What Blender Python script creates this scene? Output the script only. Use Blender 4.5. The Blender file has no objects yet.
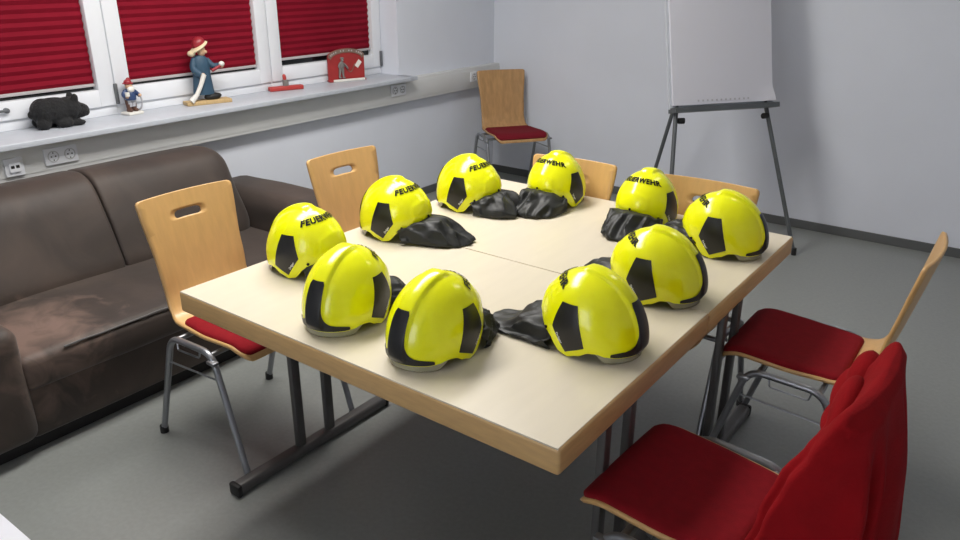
import bpy, bmesh, math, random
from mathutils import Vector, Matrix, noise
PI = math.pi
sc = bpy.context.scene
col = sc.collection
# ------------------------------------------------------------------ camera
F, CX, CY, CZ = 759.04, 3.638, -1.655, 1.640
YAW, PITCH, ROLL = -0.631, 0.385, 0.004
fw = Vector((math.sin(YAW)*math.cos(PITCH), math.cos(YAW)*math.cos(PITCH), -math.sin(PITCH)))
rt = Vector((math.cos(YAW), -math.sin(YAW), 0)); up = rt.cross(fw)
ir = math.cos(ROLL)*rt + math.sin(ROLL)*up; iu = -math.sin(ROLL)*rt + math.cos(ROLL)*up
cam_d = bpy.data.cameras.new('camera'); cam = bpy.data.objects.new('camera', cam_d); col.objects.link(cam)
cam_d.sensor_width = 36; cam_d.lens = F*36/960; cam_d.clip_start = 0.02
cam.matrix_world = Matrix(((ir.x, iu.x, -fw.x, CX), (ir.y, iu.y, -fw.y, CY), (ir.z, iu.z, -fw.z, CZ), (0, 0, 0, 1)))
sc.camera = cam
# ------------------------------------------------------------------ world, lights, exposure
w = bpy.data.worlds.new('world'); sc.world = w; w.use_nodes = True
w.node_tree.nodes['Background'].inputs[0].default_value = (0.02, 0.025, 0.035, 1)
w.node_tree.nodes['Background'].inputs[1].default_value = 0.3
def area(name, loc, sx, sy, power, colr=(1, .97, .93), rot=(0, 0, 0)):
    d = bpy.data.lights.new(name, 'AREA'); d.shape = 'RECTANGLE'; d.size = sx; d.size_y = sy
    d.energy = power; d.color = colr
    o = bpy.data.objects.new(name, d); col.objects.link(o); o.location = loc; o.rotation_euler = rot
    return o
area('ceiling_lamp', (1.35, .35, 2.66), 0.60, 2.3, 84)
area('ceiling_lamp', (3.2, 2.1, 2.66), 0.30, 1.2, 5)  # dim unseen extra lamp, added for more direct light on the walls
area('rear_light', (3.0, -3.5, 1.4), 1.0, 2.0, 36, (1, .97, .93), (-PI/2, 0, 0))  # broad area light behind the camera, its source unseen and no doorway modelled
sc.view_settings.view_transform = 'Standard'; sc.view_settings.look = 'None'
sc.view_settings.gamma = 1; sc.view_settings.use_curve_mapping = False
sc.view_settings.exposure = 0.0

# ------------------------------------------------------------------ materials
def mat(name, c, rough=.5, metal=0, coat=0, var=0, vscale=8, bump=0, bscale=60, sheen=0, spec=.5, stretch=None, c2=None, detail=4):
    m = bpy.data.materials.new(name); m.use_nodes = True
    nt = m.node_tree; b = nt.nodes['Principled BSDF']
    b.inputs['Base Color'].default_value = (*c, 1); b.inputs['Roughness'].default_value = rough
    b.inputs['Metallic'].default_value = metal; b.inputs['Coat Weight'].default_value = coat
    b.inputs['Coat Roughness'].default_value = .08
    b.inputs['Specular IOR Level'].default_value = spec
    if sheen: b.inputs['Sheen Weight'].default_value = sheen; b.inputs['Sheen Roughness'].default_value = .4
    tc = nt.nodes.new('ShaderNodeTexCoord'); src = tc.outputs['Object']
    if stretch:
        mp = nt.nodes.new('ShaderNodeMapping'); mp.inputs['Scale'].default_value = stretch
        nt.links.new(src, mp.inputs[0]); src = mp.outputs[0]
    if var or c2:
        n = nt.nodes.new('ShaderNodeTexNoise'); n.inputs['Scale'].default_value = vscale; n.inputs['Detail'].default_value = detail
        nt.links.new(src, n.inputs['Vector'])
        r = nt.nodes.new('ShaderNodeValToRGB'); r.color_ramp.elements[0].position = .35; r.color_ramp.elements[1].position = .68
        a = c; bcol = c2 if c2 else tuple(min(1, x*(1+var)) for x in c)
        if not c2: a = tuple(x*(1-var) for x in c)
        r.color_ramp.elements[0].color = (*a, 1); r.color_ramp.elements[1].color = (*bcol, 1)
        nt.links.new(n.outputs[0], r.inputs[0]); nt.links.new(r.outputs[0], b.inputs['Base Color'])
    if bump:
        n2 = nt.nodes.new('ShaderNodeTexNoise'); n2.inputs['Scale'].default_value = bscale; n2.inputs['Detail'].default_value = 3
        nt.links.new(src, n2.inputs['Vector'])
        bp = nt.nodes.new('ShaderNodeBump'); bp.inputs['Strength'].default_value = bump; bp.inputs['Distance'].default_value = .01
        nt.links.new(n2.outputs[0], bp.inputs['Height']); nt.links.new(bp.outputs[0], b.inputs['Normal'])
    return m
M = {}
M['wall'] = mat('wall_paint', (.70, .73, .80), .85, bump=.06, bscale=90, var=.015, vscale=3)
M['ceil'] = mat('ceiling_paint', (.88, .88, .88), .9)
M['floor'] = mat('linoleum', (.25, .262, .25), .36, var=.045, vscale=60, detail=8)
M['base'] = mat('baseboard_grey', (.10, .105, .105), .5)
M['pvc'] = mat('white_pvc', (.78, .80, .84), .35)
M['trunk'] = mat('trunking_white', (.70, .71, .70), .45)
M['sill'] = mat('sill_grey', (.50, .53, .58), .4, var=.03, vscale=30)
M['blind'] = mat('blind_red', (.20, .006, .018), .8, var=.06, vscale=6, spec=.1)
M['rail'] = mat('blind_rail', (.45, .42, .43), .4)
M['night'] = mat('night_glass', (.01, .012, .015), .08)
M['steel'] = mat('dark_steel', (.10, .097, .095), .4, metal=.3)
M['hinge'] = mat('hinge_grey', (.16, .17, .18), .4, metal=.5)
M['yellow'] = mat('neon_yellow_shell', (.91, .93, .003), .2, coat=.22, spec=.5)
M['black'] = mat('black_plastic', (.010, .010, .011), .38, bump=.03, bscale=120)
M['cloth'] = mat('black_cloth', (.010, .011, .011), .5, bump=.15, bscale=45, sheen=.05)
M['liner'] = mat('helmet_liner', (.05, .045, .035), .8)
M['white'] = mat('white_print', (.75, .75, .75), .6)
M['ink'] = mat('black_print', (.005, .005, .005), .6, spec=.15)
M['insert'] = mat('socket_insert', (.50, .51, .52), .5)
M['top'] = mat('table_laminate', (.70, .63, .50), .34, var=.02, vscale=9, stretch=(3, .6, 1), detail=6)
M['edge'] = mat('beech_edging', (.55, .345, .145), .42, var=.07, vscale=7, stretch=(2, 2, 14))
M['wood'] = mat('chair_beech', (.64, .385, .15), .38, coat=.12, var=.05, vscale=6, stretch=(9, 9, .35), detail=8)
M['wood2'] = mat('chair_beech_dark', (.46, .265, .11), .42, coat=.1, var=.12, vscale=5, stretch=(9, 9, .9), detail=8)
M['red'] = mat('red_upholstery', (.215, .0045, .010), .9, bump=.10, bscale=350, var=.06, vscale=40, spec=.2)
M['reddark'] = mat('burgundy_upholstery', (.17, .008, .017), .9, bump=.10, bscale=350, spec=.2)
M['tube'] = mat('grey_tube', (.30, .31, .33), .32, metal=.75)
M['tubeg'] = mat('grey_lacquer_tube', (.11, .12, .125), .4, metal=.3)
M['rubber'] = mat('black_rubber', (.01, .01, .01), .6)
M['fleece'] = mat('red_fleece', (.25, .004, .007), .95, bump=.15, bscale=160, var=.08, vscale=14, spec=.15)
M['paper'] = mat('flip_paper', (.62, .62, .68), .7, bump=.03, bscale=5)
M['desk'] = mat('white_desktop', (.82, .83, .90), .4)
M['plush'] = mat('black_plush', (.012, .012, .013), .95, bump=.9, bscale=75, sheen=.08)
M['pwhite'] = mat('porcelain_white', (.75, .73, .68), .3)
M['pblue'] = mat('figure_navy', (.03, .06, .15), .4)
M['pred'] = mat('figure_red', (.30, .02, .03), .4)
M['pskin'] = mat('figure_skin', (.60, .38, .24), .5)
M['pgrey'] = mat('figure_grey', (.42, .42, .45), .4)
M['pbrown'] = mat('figure_brown', (.10, .045, .03), .4)
M['teal'] = mat('figure_teal_coat', (.030, .075, .125), .6)
M['cream'] = mat('figure_cream', (.80, .68, .45), .6)
M['basewood'] = mat('figure_wood_base', (.52, .36, .17), .6, var=.1, vscale=20, stretch=(1, 6, 1))
M['plq'] = mat('plaque_red', (.33, .025, .025), .5, var=.08, vscale=20)
M['plqb'] = mat('plaque_brown', (.20, .13, .10), .6)
M['metalfig'] = mat('pewter', (.22, .20, .19), .5, metal=.3)
M['redpaint'] = mat('red_paint', (.42, .04, .035), .5)

def sofa_mat():
    m = mat('brown_suede', (.055, .041, .036), .62, bump=.22, bscale=7, sheen=.12)
    nt = m.node_tree; b = nt.nodes['Principled BSDF']
    tc = nt.nodes.new('ShaderNodeTexCoord')
    n = nt.nodes.new('ShaderNodeTexNoise'); n.inputs['Scale'].default_value = 3.2; n.inputs['Detail'].default_value = 6; n.inputs['Distortion'].default_value = .8
    nt.links.new(tc.outputs['Object'], n.inputs['Vector'])
    r = nt.nodes.new('ShaderNodeValToRGB')
    r.color_ramp.elements[0].position = .38; r.color_ramp.elements[0].color = (.036, .026, .021, 1)
    r.color_ramp.elements[1].position = .72; r.color_ramp.elements[1].color = (.066, .046, .036, 1)
    nt.links.new(n.outputs[0], r.inputs[0])
    # rubbed, faded nap on the seat beside the left arm (a stain with its own place)
    mp = nt.nodes.new('ShaderNodeVectorMath'); mp.operation = 'DISTANCE'; mp.inputs[1].default_value = (.86, -.62, .39)
    nt.links.new(tc.outputs['Object'], mp.inputs[0])
    n3 = nt.nodes.new('ShaderNodeTexNoise'); n3.inputs['Scale'].default_value = 9; n3.inputs['Detail'].default_value = 5; n3.inputs['Distortion'].default_value = 1.2
    nt.links.new(tc.outputs['Object'], n3.inputs['Vector'])
    ad = nt.nodes.new('ShaderNodeMath'); ad.operation = 'MULTIPLY_ADD'; ad.inputs[1].default_value = .5
    nt.links.new(n3.outputs[0], ad.inputs[0]); nt.links.new(mp.outputs['Value'], ad.inputs[2])
    mr = nt.nodes.new('ShaderNodeMapRange'); mr.inputs[1].default_value = .55; mr.inputs[2].default_value = .30
    nt.links.new(ad.outputs[0], mr.inputs[0])
    mx = nt.nodes.new('ShaderNodeMix'); mx.data_type = 'RGBA'; mx.inputs[7].default_value = (.19, .125, .10, 1)
    nt.links.new(mr.outputs[0], mx.inputs[0]); nt.links.new(r.outputs[0], mx.inputs[6]); nt.links.new(mx.outputs[2], b.inputs['Base Color'])
    return m
M['sofa'] = sofa_mat()
M['plinth'] = mat('sofa_plinth', (.010, .009, .009), .7)
M['seam'] = mat('sofa_piping', (.10, .095, .09), .6)

def clear_mat():
    m = bpy.data.materials.new('clear_visor'); m.use_nodes = True; nt = m.node_tree
    for n in list(nt.nodes): nt.nodes.remove(n)
    o = nt.nodes.new('ShaderNodeOutputMaterial'); t = nt.nodes.new('ShaderNodeBsdfTransparent'); t.inputs[0].default_value = (.90, .89, .76, 1)
    g = nt.nodes.new('ShaderNodeBsdfGlossy'); g.inputs['Roughness'].default_value = .06
    d = nt.nodes.new('ShaderNodeBsdfDiffuse'); d.inputs[0].default_value = (.85, .82, .60, 1)
    f = nt.nodes.new('ShaderNodeFresnel'); f.inputs[0].default_value = 1.45
    m1 = nt.nodes.new('ShaderNodeMixShader'); m1.inputs[0].default_value = .32
    m2 = nt.nodes.new('ShaderNodeMixShader')
    nt.links.new(t.outputs[0], m1.inputs[1]); nt.links.new(d.outputs[0], m1.inputs[2])
    nt.links.new(f.outputs[0], m2.inputs[0]); nt.links.new(m1.outputs[0], m2.inputs[1]); nt.links.new(g.outputs[0], m2.inputs[2])
    nt.links.new(m2.outputs[0], o.inputs[0])
    return m
M['visor'] = clear_mat()

# ------------------------------------------------------------------ helpers
def mesh_of(name, bm, m, smooth=40):
    bmesh.ops.recalc_face_normals(bm, faces=bm.faces)
    me = bpy.data.meshes.new(name); bm.to_mesh(me); bm.free()
    ms = m if isinstance(m, (list, tuple)) else [m]
    for x in ms: me.materials.append(x)
    if smooth:
        for p in me.polygons: p.use_smooth = True
        me.set_sharp_from_angle(angle=math.radians(smooth))
    return me
def obj(name, bm, m, parent=None, smooth=40):
    o = bpy.data.objects.new(name, mesh_of(name, bm, m, smooth)); col.objects.link(o)
    if parent: o.parent = parent
    return o
def tag(o, label=None, cat=None, group=None, kind=None):
    if label: o['label'] = label
    if cat: o['category'] = cat
    if group: o['group'] = group
    if kind: o['kind'] = kind
    return o
def thing(name, label, cat, loc=(0, 0, 0), rz=0, group=None):
    o = bpy.data.objects.new(name, None); col.objects.link(o); o.empty_display_size = .1
    o.location = loc; o.rotation_euler = (0, 0, rz)
    return tag(o, label, cat, group)
def copy_tree(o, parent=None):
    c = o.copy(); col.objects.link(c)
    if parent: c.parent = parent
    for ch in list(o.children): copy_tree(ch, c)
    return c
def BM(): return bmesh.new()
def box(bm, x0, x1, y0, y1, z0, z1, bev=0, seg=2):
    r = bmesh.ops.create_cube(bm, size=1, matrix=Matrix.Translation(((x0+x1)/2, (y0+y1)/2, (z0+z1)/2)) @ Matrix.Diagonal((x1-x0, y1-y0, z1-z0, 1)))
    if bev:
        es = list({e for v in r['verts'] for e in v.link_edges})
        bmesh.ops.bevel(bm, geom=es, offset=bev, segments=seg, affect='EDGES', profile=.5)
    return bm
def tube(bm, pts, r, n=10, caps=True, rad=None):
    pts = [Vector(p) for p in pts]; rings = []
    t0 = (pts[1]-pts[0]).normalized(); nrm = t0.orthogonal().normalized()
    for i, p in enumerate(pts):
        if i == 0: t = (pts[1]-p).normalized()
        elif i == len(pts)-1: t = (p-pts[i-1]).normalized()
        else: t = ((pts[i+1]-p).normalized() + (p-pts[i-1]).normalized()).normalized()
        nrm = (nrm - t*nrm.dot(t)).normalized(); bn = t.cross(nrm)
        rr = rad[i] if rad else r
        rings.append([bm.verts.new(p + (math.cos(2*PI*k/n)*nrm + math.sin(2*PI*k/n)*bn)*rr) for k in range(n)])
    for a, b in zip(rings, rings[1:]):
        for k in range(n): bm.faces.new((a[k], a[(k+1) % n], b[(k+1) % n], b[k]))
    if caps: bm.faces.new(rings[0][::-1]); bm.faces.new(rings[-1])
    return bm
def bend(pts, r, n=6):
    """round the corners of a polyline"""
    pts = [Vector(p) for p in pts]; out = [pts[0]]
    for a, p, b in zip(pts, pts[1:], pts[2:]):
        u = (a-p); v = (b-p); d = min(r, u.length*.49, v.length*.49)
        s = p + u.normalized()*d; e = p + v.normalized()*d
        for k in range(n+1):
            t = k/n; out.append((1-t)**2*s + 2*t*(1-t)*p + t*t*e)
    out.append(pts[-1]); return out
def ball(bm, c, rx, ry=None, rz=None, u=16, v=10, rot=None):
    ry = rx if ry is None else ry; rz = rx if rz is None else rz
    mt = Matrix.Translation(c)
    if rot is not None: mt = mt @ rot
    bmesh.ops.create_uvsphere(bm, u_segments=u, v_segments=v, radius=1, matrix=mt @ Matrix.Diagonal((rx, ry, rz, 1)))
    return bm
def cyl(bm, c, r, h, n=20, axis='Z', r2=None):
    rot = {'Z': Matrix.Identity(4), 'X': Matrix.Rotation(PI/2, 4, 'Y'), 'Y': Matrix.Rotation(PI/2, 4, 'X')}[axis]
    bmesh.ops.create_cone(bm, cap_ends=True, segments=n, radius1=r, radius2=r if r2 is None else r2, depth=h, matrix=Matrix.Translation(c) @ rot)
    return bm
def prism(bm, poly, y0, y1, f=lambda a, b, c: (a, c, b)):
    """extrude a 2D outline (a,b) between depths y0,y1; f maps (a,b,depth) to xyz"""
    A = [bm.verts.new(f(a, b, y0)) for a, b in poly]; B = [bm.verts.new(f(a, b, y1)) for a, b in poly]
    n = len(poly); bm.faces.new(A[::-1]); bm.faces.new(B)
    for k in range(n): bm.faces.new((A[k], A[(k+1) % n], B[(k+1) % n], B[k]))
    return bm
def sstep(a, b, x):
    t = min(1, max(0, (x-a)/(b-a))) if a != b else float(x > a)
    return t*t*(3-2*t)
def lerp_tab(tab, x):
    for (x0, y0), (x1, y1) in zip(tab, tab[1:]):
        if x <= x1:
            t = sstep(0, 1, (x-x0)/(x1-x0)); return y0+(y1-y0)*t
    return tab[-1][1]
def text_mesh(s, size, bold=0, sp=1.0):
    """flat triangulated lettering as (verts, faces), centred on x, baseline 0"""
    cu = bpy.data.curves.new('t', 'FONT'); cu.body = s; cu.size = size; cu.offset = bold; cu.align_x = 'CENTER'; cu.resolution_u = 3; cu.space_character = sp
    o = bpy.data.objects.new('t', cu); col.objects.link(o)
    bpy.context.view_layer.update()
    dg = bpy.context.evaluated_depsgraph_get(); me = bpy.data.meshes.new_from_object(o.evaluated_get(dg))
    bm = BM(); bm.from_mesh(me)
    for _ in range(1):
        long = [e for e in bm.edges if e.calc_length() > size*.25]
        if long: bmesh.ops.subdivide_edges(bm, edges=long, cuts=2)
    bmesh.ops.triangulate(bm, faces=bm.faces)
    bpy.data.objects.remove(o); bpy.data.curves.remove(cu); bpy.data.meshes.remove(me)
    return bm

def remesh(o, vox, it=4):
    m_ = o.modifiers.new('r', 'REMESH'); m_.mode = 'VOXEL'; m_.voxel_size = vox; m_.use_smooth_shade = True
    s_ = o.modifiers.new('sm', 'SMOOTH'); s_.factor = .5; s_.iterations = it
# ------------------------------------------------------------------ setting
X1, Y0, Y1, H = 5.2, -3.6, 3.5, 2.7
def struct(name, bm, m, label, cat, smooth=0):
    return tag(obj(name, bm, m, None, smooth), label, cat, None, 'structure')
struct('floor', box(BM(), -.35, X1+.1, Y0-.1, Y1+.1, -.1, 0), M['floor'], 'grey speckled linoleum floor', 'floor')
struct('ceiling', box(BM(), -.35, X1+.1, Y0-.1, Y1+.1, H, H+.1), M['ceil'], 'white ceiling above the room', 'ceiling')
struct('wall_back', box(BM(), -.35, X1+.1, Y1, Y1+.1, 0, H), M['wall'], 'plain pale grey wall behind the flipchart', 'wall')
struct('wall_right', box(BM(), X1, X1+.1, Y0, Y1, 0, H), M['wall'], 'plain wall right of the camera, out of view', 'wall')
struct('wall_front', box(BM(), -.35, X1+.1, Y0-.1, Y0, 0, H), M['wall'], 'plain wall behind the camera, out of view', 'wall')
WX, WY1, WY0, SZ, WTOP = -.15, 2.36, -2.3, .913, 2.25     # window plane, recess ends, sill height, head
b = BM()
box(b, -.35, 0, Y0, Y1, 0, SZ-.03); box(b, -.35, 0, WY1, Y1, SZ-.03, H); box(b, -.35, 0, Y0, WY0, SZ-.03, H); box(b, -.35, 0, WY0, WY1, WTOP, H)
struct('wall_left', b, M['wall'], 'pale window wall with a deep recess holding the windows', 'wall')
struct('baseboard_back', box(BM(), .012, X1, Y1-.012, Y1, 0, .058, .003), M['base'], 'grey baseboard along the back wall', 'baseboard')
struct('baseboard_left', box(BM(), 0, .012, Y0, Y1, 0, .058, .003), M['base'], 'grey baseboard along the window wall', 'baseboard')
b = box(BM(), 0, .058, Y0, Y1-.001, .735, .893, .004); box(b, .056, .061, Y0, Y1-.001, .755, .873, .002)
struct('trim_1', b, M['trunk'], 'white cable trunking running under the window sill', 'cable trunking', 40)
b = box(BM(), -.2, .135, WY0, WY1-.001, SZ-.027, SZ, .004, 3); box(b, .002, .135, WY1-.03, WY1+.045, SZ-.027, SZ, .004, 3)
struct('trim_2', b, M['sill'], 'grey window sill board carrying the figures', 'window sill', 40)

# windows with sashes; pleated blinds hang in front of the panes
cuts = [(-.56, .40), (.40, 1.39), (1.39, WY1-.004)]
names = ['left', 'middle', 'right']
fb = SZ
blind_z = [1.062, 1.058, 1.078]
for i, (a, c) in enumerate(cuts):
    r = bpy.data.objects.new('window_%d' % (i+1), None); col.objects.link(r); r.location = (WX, (a+c)/2, SZ)
    tag(r, '%s white window sash with a red pleated blind' % names[i], 'window', None, 'structure')
    mw = r.location
    def loc(bm):
        bmesh.ops.translate(bm, verts=bm.verts, vec=-Vector(mw)); return bm
    b = BM(); box(b, WX-.07, WX-.012, a, c, SZ, SZ+.06, .003); box(b, WX-.07, WX-.012, a, c, WTOP-.06, WTOP, .003)
    box(b, WX-.07, WX-.012, a, a+.05, SZ+.06, WTOP-.06); box(b, WX-.07, WX-.012, c-.05, c, SZ+.06, WTOP-.06)
    obj('window_frame', loc(b), M['pvc'], r)
    b = BM(); z0, z1 = SZ+.05, WTOP-.05; g = .0035; s = .082
    box(b, WX-.055, WX, a+g+s, c-g-s, z0, z0+s, .001); box(b, WX-.055, WX, a+g+s, c-g-s, z1-s, z1, .001)
    box(b, WX-.055, WX, a+g, a+g+s, z0, z1, .004); box(b, WX-.055, WX, c-g-s, c-g, z0, z1, .004)
    obj('sash', loc(b), M['pvc'], r)
    obj('pane', loc(box(BM(), WX-.052, WX-.046, a+.07, c-.07, z0+.06, z1-.06)), M['night'], r)
    b = BM(); yh = c-.012 if i == 2 else c
    if i != 1:
        box(b, WX-.002, WX+.012, yh-.009, yh+.009, z0+.003, z0+.105, .004)
        obj('hinge', loc(b), M['hinge'], r)
    if i == 0:
        b = BM(); cyl(b, (WX+.008, -.13, z0+.045), .012, .016, axis='X'); box(b, WX+.012, WX+.022, -.19, -.12, z0+.04, z0+.052, .004)
        obj('handle', loc(b), M['hinge'], r)
    # blind
    ya, yb = a+g+s+.002, c-g-s-.002; zb = blind_z[i]
    bl = thing('pleated_blind', ['red pleated blind in the leftmost window, above the black plush boar', 'red pleated blind in the middle window, behind the wooden figure with the hose', 'red pleated blind in the rightmost window, above the red plaque'][i], 'blind', (WX-.03, (ya+yb)/2, zb), 0, 'pleated window blinds')
    b = BM(); p = .038; n = int((WTOP-.14-zb)/p*2); prev = None
    for k in range(n+1):
        z = .012+k*p/2; x = .003 if k % 2 else -.005
        row = [b.verts.new((x, ya-(ya+yb)/2, z)), b.verts.new((x, yb-(ya+yb)/2, z))]
        if prev: b.faces.new((prev[0], prev[1], row[1], row[0]))
        prev = row
    o = obj('fabric', b, M['blind'], bl, 0)
    md = o.modifiers.new('s', 'SOLIDIFY'); md.thickness = .0012
    obj('bottom_rail', box(BM(), -.012, .012, (ya-yb)/2, (yb-ya)/2, 0, .014, .003), M['rail'], bl)

# ------------------------------------------------------------------ sockets on the trunking
def socket(y, z, n, label):
    t = thing('wall_socket', label, 'socket', (.061, y, z), 0, 'sockets on the cable trunking')
    wd = .075*n
    obj('frame', box(BM(), 0, .010, -wd/2, wd/2, -.038, .038, .003), M['pvc'], t)
    for k in range(n):
        yc = -wd/2+.0375+.075*k
        b = BM()   # recessed round insert: ring + dish
        for rr in [[(.0255, .010), (.0255, .0125), (.022, .0125), (.020, .002), (.0, .002)]]:
            prev = None
            for (ra, xx) in rr:
                ring = [b.verts.new((xx+.0005, yc+ra*math.cos(2*PI*j/24), ra*math.sin(2*PI*j/24))) for j in range(24)] if ra else [b.verts.new((xx, yc, 0))]
                if prev:
                    for j in range(24):
                        if len(ring) > 1: b.faces.new((prev[j], prev[(j+1) % 24], ring[(j+1) % 24], ring[j]))
                        else: b.faces.new((prev[j], prev[(j+1) % 24], ring[0]))
                prev = ring
        obj('insert', b, M['insert'], t)
        b = BM(); cyl(b, (.0125, yc-.0095, 0), .0032, .003, 10, 'X'); cyl(b, (.0125, yc+.0095, 0), .0032, .003, 10, 'X')
        box(b, .011, .014, yc-.002, yc+.002, .014, .019); box(b, .011, .014, yc-.002, yc+.002, -.019, -.014)
        obj('contact_hole', b, M['rubber'], t)
socket(-.027, .815, 2, 'white double wall socket on the trunking behind the sofa')
socket(2.277, .828, 2, 'white double wall socket under the right end of the sill')
socket(3.14, .825, 1, 'white single wall socket beside the corner chair back')
t = thing('network_outlet', 'white network outlet left of the double wall socket', 'socket', (.061, -.235, .80), 0)
obj('frame', box(BM(), 0, .010, -.04, .04, -.04, .04, .003), M['pvc'], t)
obj('insert', box(BM(), .009, .018, -.025, .025, -.022, .022, .004), M['pvc'], t)
b = BM(); box(b, .0165, .0185, -.018, -.003, -.004, .009); box(b, .0165, .0185, .003, .018, -.004, .009)
obj('jack', b, M['rubber'], t)

# ------------------------------------------------------------------ sofa
def cushion(bm, x0, x1, y0, y1, z0, z1, r, puff=0, cuts=10):
    b2 = BM(); box(b2, x0, x1, y0, y1, z0, z1)
    bmesh.ops.bevel(b2, geom=list(b2.edges), offset=r, segments=5, affect='EDGES', profile=.5)
    bmesh.ops.subdivide_edges(b2, edges=[e for e in b2.edges if e.calc_length() > .12], cuts=cuts, use_grid_fill=True)
    c = Vector(((x0+x1)/2, (y0+y1)/2, (z0+z1)/2))
    for v in b2.verts:
        d = v.co-c; u = [abs(d.x)/(x1-x0)*2, abs(d.y)/(y1-y0)*2, abs(d.z)/(z1-z0)*2]
        k = (1-u[1]**4)
        nn = noise.noise(v.co*4)*.006
        if u[2] > .9: v.co.z += (puff*k*(1-u[0]**2)+nn)*(1 if d.z > 0 else 0)
        if u[0] > .9: v.co.x += (puff*k*(1-u[2]**2)+nn)*(1 if d.x > 0 else 0)
    me = bpy.data.meshes.new('x'); b2.to_mesh(me); b2.free(); bm.from_mesh(me); bpy.data.meshes.remove(me)
    return bm
def shear(bm, z0, k):      # lean the cushion back with height
    for v in bm.verts: v.co.x -= max(0, v.co.z-z0)*k
    return bm
sofa = thing('sofa', 'dark brown suede two-seat sofa below the window sill', 'sofa', (0, 0, 0))
obj('plinth', box(BM(), .10, .985, -1.06, .94, 0, .075, .004), M['plinth'], sofa)
b = cushion(BM(), .12, 1.03, -.755, .655, .062, .345, .022); obj('base', b, M['sofa'], sofa)
b = cushion(BM(), .40, 1.052, -.752, .652, .25, .385, .035, .012); obj('seat_cushion', b, M['sofa'], sofa)
b = BM(); tube(b, [(1.052+.001*math.sin(k*2), -.60+1.24*k/40, .379+.003*noise.noise(Vector((k*.3, 0, 0)))) for k in range(41)], .0042, 8)
obj('piping', b, M['seam'], sofa)
def back_cushion(y0, y1, r0, r1):
    pr = [(.15, .34), (.40, .335), (.525, .345), (.545, .40), (.505, .50), (.455, .62), (.415, .70), (.370, .752), (.30, .776), (.22, .774), (.13, .755), (.085, .70), (.075, .58), (.085, .42)]
    n = len(pr); P = []
    for i in range(n):
        p0, p1, p2, p3 = (Vector(pr[(i+k) % n]) for k in (-1, 0, 1, 2))
        for k in range(5):
            t = k/5; P.append(.5*(2*p1+(p2-p0)*t+(2*p0-5*p1+4*p2-p3)*t*t+(3*p1-p0-3*p2+p3)*t**3))
    c = Vector((.29, .55)); bm = BM(); prev = None; N = 36
    for j in range(N+1):
        y = (y0+y1)/2-(y1-y0)/2*math.cos(PI*j/N); ins = 0
        for e, r in ((y-y0, r0), (y1-y, r1)):
            if e < r: ins = max(ins, r-math.sqrt(max(0, r*r-(r-e)**2)))
        ring = []
        for p in P:
            d = p-c; q = p-d.normalized()*min(ins, d.length*.9)
            w_ = noise.noise(Vector((q.x*5, y*3, q.y*5)))*.010*(q.x > .15)
            ring.append(bm.verts.new((max(q.x+w_*.6, .068), y, q.y+w_*.5)))
        if prev:
            for k in range(len(P)): bm.faces.new((prev[k], prev[(k+1) % len(P)], ring[(k+1) % len(P)], ring[k]))
        else: bm.faces.new(ring[::-1])
        prev = ring
    bm.faces.new(prev); return bm
obj('back_cushion', back_cushion(-.80, -.063, .10, .016), M['sofa'], sofa)
obj('back_cushion', back_cushion(-.057, .645, .016, .10), M['sofa'], sofa)
b = shear(box(BM(), .09, .2, -.76, .62, .07, .73, .04, 4), .4, .06); obj('back_frame', b, M['sofa'], sofa)
for a, c in ((-1.06, -.728), (.645, .94)):
    b = cushion(BM(), .10, 1.055, a, c, .062, .545 if a > 0 else .505, .075 if a > 0 else .05, .012); obj('armrest', b, M['sofa'], sofa)

# ------------------------------------------------------------------ tables
TX, TY, TL, TW, TZ = 1.713, -.527, 1.308, .80, .74
def make_table():
    t = thing('folding_table', 'near half of the pale beech table, its front corner closest to the camera', 'table', (0, 0, 0), 0, 'pair of pushed together tables')
    # tabletop: laminate slab inset inside a rounded solid-wood edging
    obj('tabletop', box(BM(), .006, TL-.006, .0025, TW-.0025, -.030, 0, .0006, 1), M['top'], t)
    b = BM(); r = .012
    def rim(x0, x1, y0, y1): box(b, x0, x1, y0, y1, -.058, -.0004, r, 4)
    b2 = BM(); box(b2, 0, TL, 0, TW, -.066, -.0006, .009, 3)
    # ring only: keep slab body lower so that it does not fight with the laminate
    obj('edging', b2, M['edge'], t)
    b.free()
    b = BM(); box(b, .10, TL-.10, .14, TW-.14, -.095, -.067, .003); obj('under_frame', b, M['steel'], t)
    for x in (.066, TL-.066):
        b = BM(); box(b, x-.024, x+.024, .055, TW-.045, -TZ+.004, -TZ+.044, .012, 3); f = obj('foot_bar', b, M['steel'], t)
        for yy in (.055, TW-.045):
            obj('end_cap', box(BM(), x-.026, x+.026, yy-.010, yy+.010, -TZ, -TZ+.046, .008), M['rubber'], f)
        for yy in (.335, .472):
            b = BM(); box(b, x-.012, x+.012, yy-.018, yy+.018, -TZ+.04, -.067, .006, 2); obj('leg', b, M['steel'], t)
        obj('hinge_bracket', box(BM(), x-.05, x+.05, .26, .55, -.080, -.066, .003), M['steel'], t)
    return t
t1 = make_table(); t1.location = (TX, TY, TZ); t1.rotation_euler = (0, 0, -.009)
t2 = copy_tree(t1); t2.location = (TX+.0072+.001, TY+.8002, TZ); t2['label'] = 'beech table half farther from the camera, next to the corner chair side'
t2['label'] = 'far beech table half, with chairs tucked under its back edge'

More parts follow.
